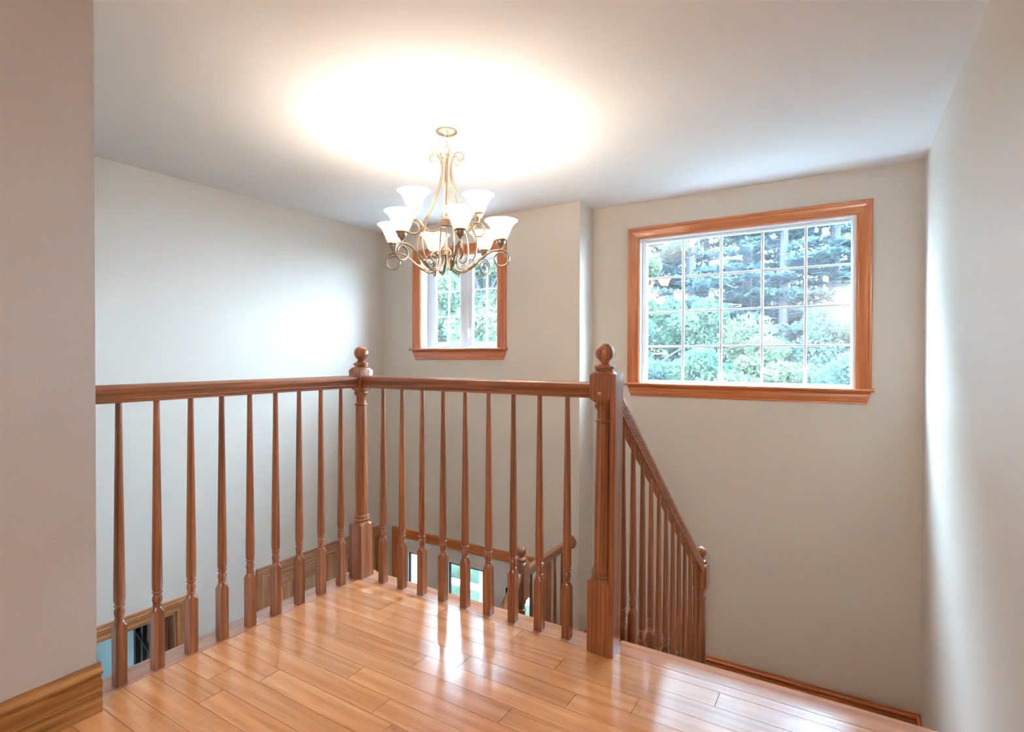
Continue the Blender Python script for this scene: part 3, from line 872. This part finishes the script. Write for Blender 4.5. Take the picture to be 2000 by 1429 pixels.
# rib: scroll at the top, long sweep out, clamp at the bottom
rib_line = spiral(.076, 2.222, .014, .036, -R(150), -R(150) + R(330))[:]
rib_line = [(.076 + (r - .076), z) for r, z in rib_line]
down = [rib_line[-1], (.031, 2.196), (.028, 2.160), (.036, 2.100), (.060, 2.030), (.098, 1.940), (.140, 1.850), (.168, 1.775), (.176, 1.720), (.168, 1.668), (.150, 1.636)]
rib_pts = rib_line[:-1] + [tuple(p) for p in spline(down, 5)]
bm = nb(); tube(bm, to3(rib_pts, -ZC), .0050, 7); rib_me = obj('rib', bm, iron_m, ch, loc=(0, 0, 0))
# lower arm
z0c = 1.694
arm_c = [(.026, z0c - .020), (.024, z0c - .062), (.045, z0c - .096), (.092, z0c - .117), (.150, z0c - .094), (.205, z0c - .045), (.262, z0c - .008), (.316, z0c)]
curl = spiral(.3165, z0c - .050, .0500, .0300, PI / 2, PI / 2 - R(440), 34)
curl = [(.3165 + (r - .3165) * 1.0, z) for r, z in curl]
arm_pts = [tuple(p) for p in spline(arm_c, 5)][:-1] + curl
def shade_set(parent, r, z):
    """socket cup, bell shade and bulb standing on the crest of an arm at radius r, height z (local)"""
    bm = nb()
    turned(bm, [(.004, 0), (.005, .006), (.010, .010), (.011, .014), (.014, .018), (.022, .026), (.025, .036), (.026, .044), (.0345, .048), (.0345, .054), (.031, .056)], None, 24, (r, 0, z))
    obj('socket_cup', bm, iron_m, parent, loc=(0, 0, 0))
    prof = [(.029, .050), (.033, .058), (.040, .072), (.047, .088), (.054, .106), (.062, .123), (.072, .138), (.083, .149), (.0925, .1555), (.0945, .158), (.0925, .1595)]
    inner = [(rr - .0035, zz + .002) for rr, zz in prof[:-1]][::-1]
    bm = nb(); turned(bm, prof + inner, None, 36, (r, 0, z), caps=False)
    obj('glass_shade', bm, shade_m, parent, loc=(0, 0, 0))
    bm = nb(); turned(bm, [(.010, .050), (.013, .072), (.020, .098), (.0275, .124), (.029, .137), (.026, .151), (.015, .163), (.0006, .166)], None, 12, (r, 0, z))
    obj('bulb', bm, bulb_m, parent, loc=(0, 0, 0))
bm = nb(); tube(bm, to3(arm_pts, -ZC), .0058, 8); arm_o = obj('arm', bm, iron_m, ch, loc=(0, 0, 0))
shade_set(arm_o, .3165, z0c - ZC + .004)
bm = nb()   # clamp band around rib and arm
tube(bm, to3([(.128, 1.592), (.140, 1.600), (.158, 1.611), (.170, 1.622)], -ZC), [.0105, .0125, .0125, .0105], 10)
obj('clamp_band', bm, iron_m, arm_o, loc=(0, 0, 0))
# inner scroll springing from the clamp
isc = [tuple(p) for p in spline([(.150, 1.606), (.120, 1.590), (.090, 1.590), (.066, 1.606), (.058, 1.640)], 5)][:-1] + spiral(.092, 1.648, .035, .014, PI * 1.02, PI * 1.02 - R(430), 30)
bm = nb(); tube(bm, to3(isc, -ZC), .0042, 7); obj('inner_scroll', bm, iron_m, arm_o, loc=(0, 0, 0))
# axes: angle 0 is the camera's right at the lamp, measured towards the camera
view = math.atan2(CY, CX)                    # direction camera -> lamp
base_ang = view - PI / 2                     # camera right
TH = [base_ang - R(17 + 60 * k) for k in range(6)]
arm_o.rotation_euler = (0, 0, TH[0]); rib_me.rotation_euler = (0, 0, TH[0])
for a in TH[1:]:
    c = copy_tree(arm_o, ch); c.rotation_euler = (0, 0, a)
    c = copy_tree(rib_me, ch); c.rotation_euler = (0, 0, a)
# upper arms
zu = 1.864
ua = [(.030, 1.842), (.050, 1.815), (.088, 1.806), (.120, 1.826), (.150, 1.862), (.182, zu)]
uc = spiral(.182, zu - .042, .042, .026, PI / 2, PI / 2 - R(430), 30)
up_pts = [tuple(p) for p in spline(ua, 5)][:-1] + uc
bm = nb(); tube(bm, to3(up_pts, -ZC), .0052, 8); ua_o = obj('upper_arm', bm, iron_m, ch, loc=(0, 0, 0))
shade_set(ua_o, .182, zu - ZC + .004)
ua_o.rotation_euler = (0, 0, base_ang + R(4))
c = copy_tree(ua_o, ch); c.rotation_euler = (0, 0, base_ang + R(184))

# ================================================================ fill light added on the hall ceiling, unseen behind the camera
hl = empty('hall_fill_light', (.245, -2.72, ZC), 'unseen round dome added on the hall ceiling as fill light', 'fill light')
bm = nb(); turned(bm, [(.17, 0), (.17, -.02), (.155, -.028)], None, 36); obj('base_ring', bm, iron_m, hl, loc=(0, 0, 0))
bm = nb(); turned(bm, [(.155, -.022), (.150, -.045), (.125, -.075), (.080, -.095), (.030, -.103), (.001, -.104)], None, 36); obj('fill_dome', bm, hall_fill_m, hl, loc=(0, 0, 0))

# ================================================================ outdoors
nr = np.random.default_rng(11)
ZG = -2.95
def ground_z(x, y):
    return ZG + max(0, min(1, (y - 8.5) / 9)) * max(0, min(1, (-x - 3.0) / 5)) * 4.2
bm = nb()
gxs = np.linspace(-40, 30, 48); gys = np.linspace(-35, 50, 58)
gv = [[bm.verts.new((x, y, ground_z(x, y))) for x in gxs] for y in gys]
for j in range(len(gys) - 1):
    for i in range(len(gxs) - 1): bm.faces.new((gv[j][i], gv[j][i + 1], gv[j + 1][i + 1], gv[j + 1][i]))
tag(obj('ground', bm, lawn_m), 'pale green lawn outside rising towards the trees', kind='structure')

def quads(name, C, U, V, mat, parent):
    n = len(C)
    co = np.stack([C - U - V, C + U - V, C + U + V, C - U + V], 1).reshape(-1, 3)
    me = bpy.data.meshes.new(name)
    me.vertices.add(4 * n); me.loops.add(4 * n); me.polygons.add(n)
    me.vertices.foreach_set('co', co.ravel().astype(np.float32))
    me.loops.foreach_set('vertex_index', np.arange(4 * n, dtype=np.int32))
    me.polygons.foreach_set('loop_start', np.arange(0, 4 * n, 4, dtype=np.int32))
    me.polygons.foreach_set('loop_total', np.full(n, 4, np.int32))
    me.update(calc_edges=True); me.validate()
    me.materials.append(mat)
    o = bpy.data.objects.new(name, me); COL.objects.link(o); o.parent = parent
    return o
def rand_dirs(n):
    d = nr.normal(size=(n, 3)); return d / np.linalg.norm(d, axis=1, keepdims=True)

def leafy(name, x, y, h, rad, n, mat, label, cat, group, leaf=.05, trunk=True, low=.1):
    zb = ground_z(x, y) - .05
    o = empty(name, (x, y, zb), label, cat, group)
    bm = nb()
    lean = nr.normal(size=2) * .15
    tube(bm, [(0, 0, 0), (lean[0] * .5, lean[1] * .5, h * .4), (lean[0], lean[1], h * .85)], [.02 * h, .013 * h, .004 * h], 7)
    for k in range(7):
        a = nr.uniform(0, 2 * PI); z = h * nr.uniform(.25, .7)
        tube(bm, [(lean[0] * z / h, lean[1] * z / h, z), (rad * .5 * math.cos(a), rad * .5 * math.sin(a), z + h * .12), (rad * .85 * math.cos(a), rad * .85 * math.sin(a), z + h * .2)], [.008 * h, .005 * h, .002 * h], 5)
    obj('trunk', bm, bark_m, o, loc=(0, 0, 0))
    m = 26
    t = nr.uniform(low, 1, m)
    wid = rad * np.sqrt(np.clip(1 - ((t - .5) / .58) ** 2, .05, 1))
    a = nr.uniform(0, 2 * PI, m); rr = wid * np.sqrt(nr.uniform(0, 1, m)) * .8
    cc = np.stack([rr * np.cos(a), rr * np.sin(a), t * h], 1)
    br = nr.uniform(.22, .42, m) * rad
    idx = nr.integers(0, m, n)
    d = rand_dirs(n) * (nr.uniform(.35, 1, (n, 1)) ** .5)
    P = cc[idx] + d * br[idx][:, None] * np.array([1, 1, .75])
    u = rand_dirs(n); v = np.cross(u, rand_dirs(n)); v /= np.linalg.norm(v, axis=1, keepdims=True) + 1e-9
    s = nr.uniform(.6, 1.3, (n, 1)) * leaf
    tag(quads('foliage', P, u * s, v * s * .6, mat, o), kind='stuff')
    return o

def conifer(x, y, h, label, group, z_first, n_per=150):
    zb = ground_z(x, y) - .05
    o = empty('pine_tree', (x, y, zb), label, 'tree', group)
    bm = nb()
    tube(bm, [(0, 0, 0), (.05, 0, h * .5), (0, .04, h)], [.012 * h, .008 * h, .01], 8)
    Cs, Us, Vs = [], [], []
    z = z_first
    while z < h * .98:
        L_ = (.35 + 2.3 * (1 - z / h)) * nr.uniform(.7, 1.15)
        for k in range(5):
            a = nr.uniform(0, 2 * PI); l = L_ * nr.uniform(.65, 1.1); zz = z + nr.uniform(-.12, .12)
            rise = nr.uniform(.02, .25)
            e = np.array([math.cos(a), math.sin(a), 0.])
            tube(bm, [(0, 0, zz), tuple(e * l * .5 + [0, 0, zz + rise * l * .4]), tuple(e * l + [0, 0, zz + rise * l])], [.016, .010, .003], 4)
            n = int(n_per * l / 1.5)
            t = nr.uniform(.3, 1.05, n)
            side = np.array([-e[1], e[0], 0])
            off = nr.normal(size=(n, 1)) * .17 * l * (1.15 - np.abs(t - .75))[:, None]
            P = e * (l * t)[:, None] + side * off + np.stack([0 * t, 0 * t, zz + rise * l * t + nr.normal(size=n) * .035], 1)
            u = e * .7 + side * np.sign(off) * .7 + rand_dirs(n) * .55; u /= np.linalg.norm(u, axis=1, keepdims=True)
            v = np.cross(u, [0, 0, 1.]) + rand_dirs(n) * .35; v /= np.linalg.norm(v, axis=1, keepdims=True) + 1e-9
            s = nr.uniform(.7, 1.3, (n, 1))
            Cs.append(P); Us.append(u * .10 * s); Vs.append(v * .028 * s)
        z += nr.uniform(.32, .55)
    obj('trunk', bm, bark_m, o, loc=(0, 0, 0))
    tag(quads('needles', np.concatenate(Cs), np.concatenate(Us), np.concatenate(Vs), need_m, o), kind='stuff')
    return o

# pines seen through the upper half of the large window
for i, (x, y) in enumerate([(-5.4, 17), (-3.9, 16.2), (-2.7, 18.6), (-1.5, 16.8), (-.3, 18.0), (.9, 16.4), (-4.6, 20.5), (-2.0, 21.5), (.1, 22), (-6.6, 20), (2.2, 19), (-8.2, 22), (-3.2, 24), (-.9, 25), (-5.4, 25.5), (1.4, 24.6), (-7.4, 27.5), (-2.1, 28.5), (.6, 29), (-4.4, 30.5)]):
    conifer(x, y, 13 + (i * 37 % 5), 'tall pine tree with layered blue-green boughs beyond the large window', 'pines beyond the large window', 2.6 + (i * 13 % 7) * .2)
# leafy understorey in front of them
for i, (x, y, h, r_) in enumerate([(-4.3, 12.6, 4.4, 1.5), (-2.6, 12.0, 4.0, 1.4), (-1.2, 12.9, 4.3, 1.5), (.4, 12.3, 4.1, 1.5), (-3.5, 14.4, 5.2, 1.6), (-1.9, 14.6, 5.0, 1.6), (-.2, 14.8, 5.1, 1.6), (1.7, 14.0, 5.0, 1.6), (-5.3, 14.2, 5.8, 1.6)]):
    m = (leaf_a, leaf_b, leaf_y)[i % 3]
    lab = ('pale green leafy tree in front of the pines', 'fresh green leafy tree in front of the pines', 'yellowing leafy tree in front of the pines')[i % 3]
    leafy('leafy_tree', x, y, h, r_, 26000, m, lab, 'tree', 'leafy trees under the pines', leaf=.034)
# trees in the casement window
for i, (x, y, h, r_) in enumerate([(-11.8, 13.4, 8.0, 2.3), (-8.7, 12.8, 8.4, 2.3), (-14.4, 16.4, 9.0, 2.4), (-11.0, 17.4, 9.6, 2.6), (-7.8, 17.4, 9.6, 2.4), (-13.2, 20.9, 10.4, 2.7), (-16.2, 20.0, 10.2, 2.7)]):
    leafy('garden_tree', x, y, h, r_, 38000, (leaf_b, leaf_y)[i % 2], ('fresh green broad tree beyond the lawn, seen through the casement', 'yellow-green broad tree beyond the lawn, seen through the casement')[i % 2], 'tree', 'trees beyond the lawn', leaf=.045, low=.25)

# porch outside the front door
ZP = ZL - .20
bm = nb(); box(bm, -7.0, -1.9, YL + .17, 6.3, -.32, -.18)  # unseen roof slab, added to keep sky light off the porch
tag(obj('porch_shade_slab', bm, porch_m, smooth=False), 'unseen white roof slab added to shade the porch at the front door', kind='structure')
bm = nb(); bbox(bm, -6.9, -1.9, YL + .17, 6.2, ZP - .12, ZP, b=.01)
tag(obj('porch_deck', bm, deck_m), 'blue-grey painted porch deck outside the front door', kind='structure')
pr = empty('porch_railing', (-4.4, 6.03, ZP), 'white porch railing with a flat top board outside the front door', 'railing')
boxes('top_rail', porch_m, pr, (-6.85, -2.0, 5.96, 6.10, ZP + .87, ZP + .905), bevel=.006)
boxes('bottom_rail', porch_m, pr, (-6.85, -2.0, 6.005, 6.055, ZP + .08, ZP + .12), bevel=.006)
t = nb(); bbox(t, -.016, .016, -.016, .016, 0, .07, b=.003); me = bpy.data.meshes.new('rail_foot'); t.to_mesh(me); t.free(); me.materials.append(porch_m)
for i in range(7): obj('rail_foot', me, None, pr, loc=(-2.2 + i * .74, 0, .005))
for x, lab in ((-5.42, 'square white porch post seen through the sidelight by the closet doors'), (-4.10, 'square white porch post seen through the glass of the front door')):
    bm = nb(); bbox(bm, x - .07, x + .07, 5.95, 6.09, ZP - .01, -.30, b=.006)
    bbox(bm, x - .085, x + .085, 5.935, 6.105, ZP - .01, ZP + .14, b=.008)
    tag(obj('porch_post', bm, porch_m), lab, 'post')
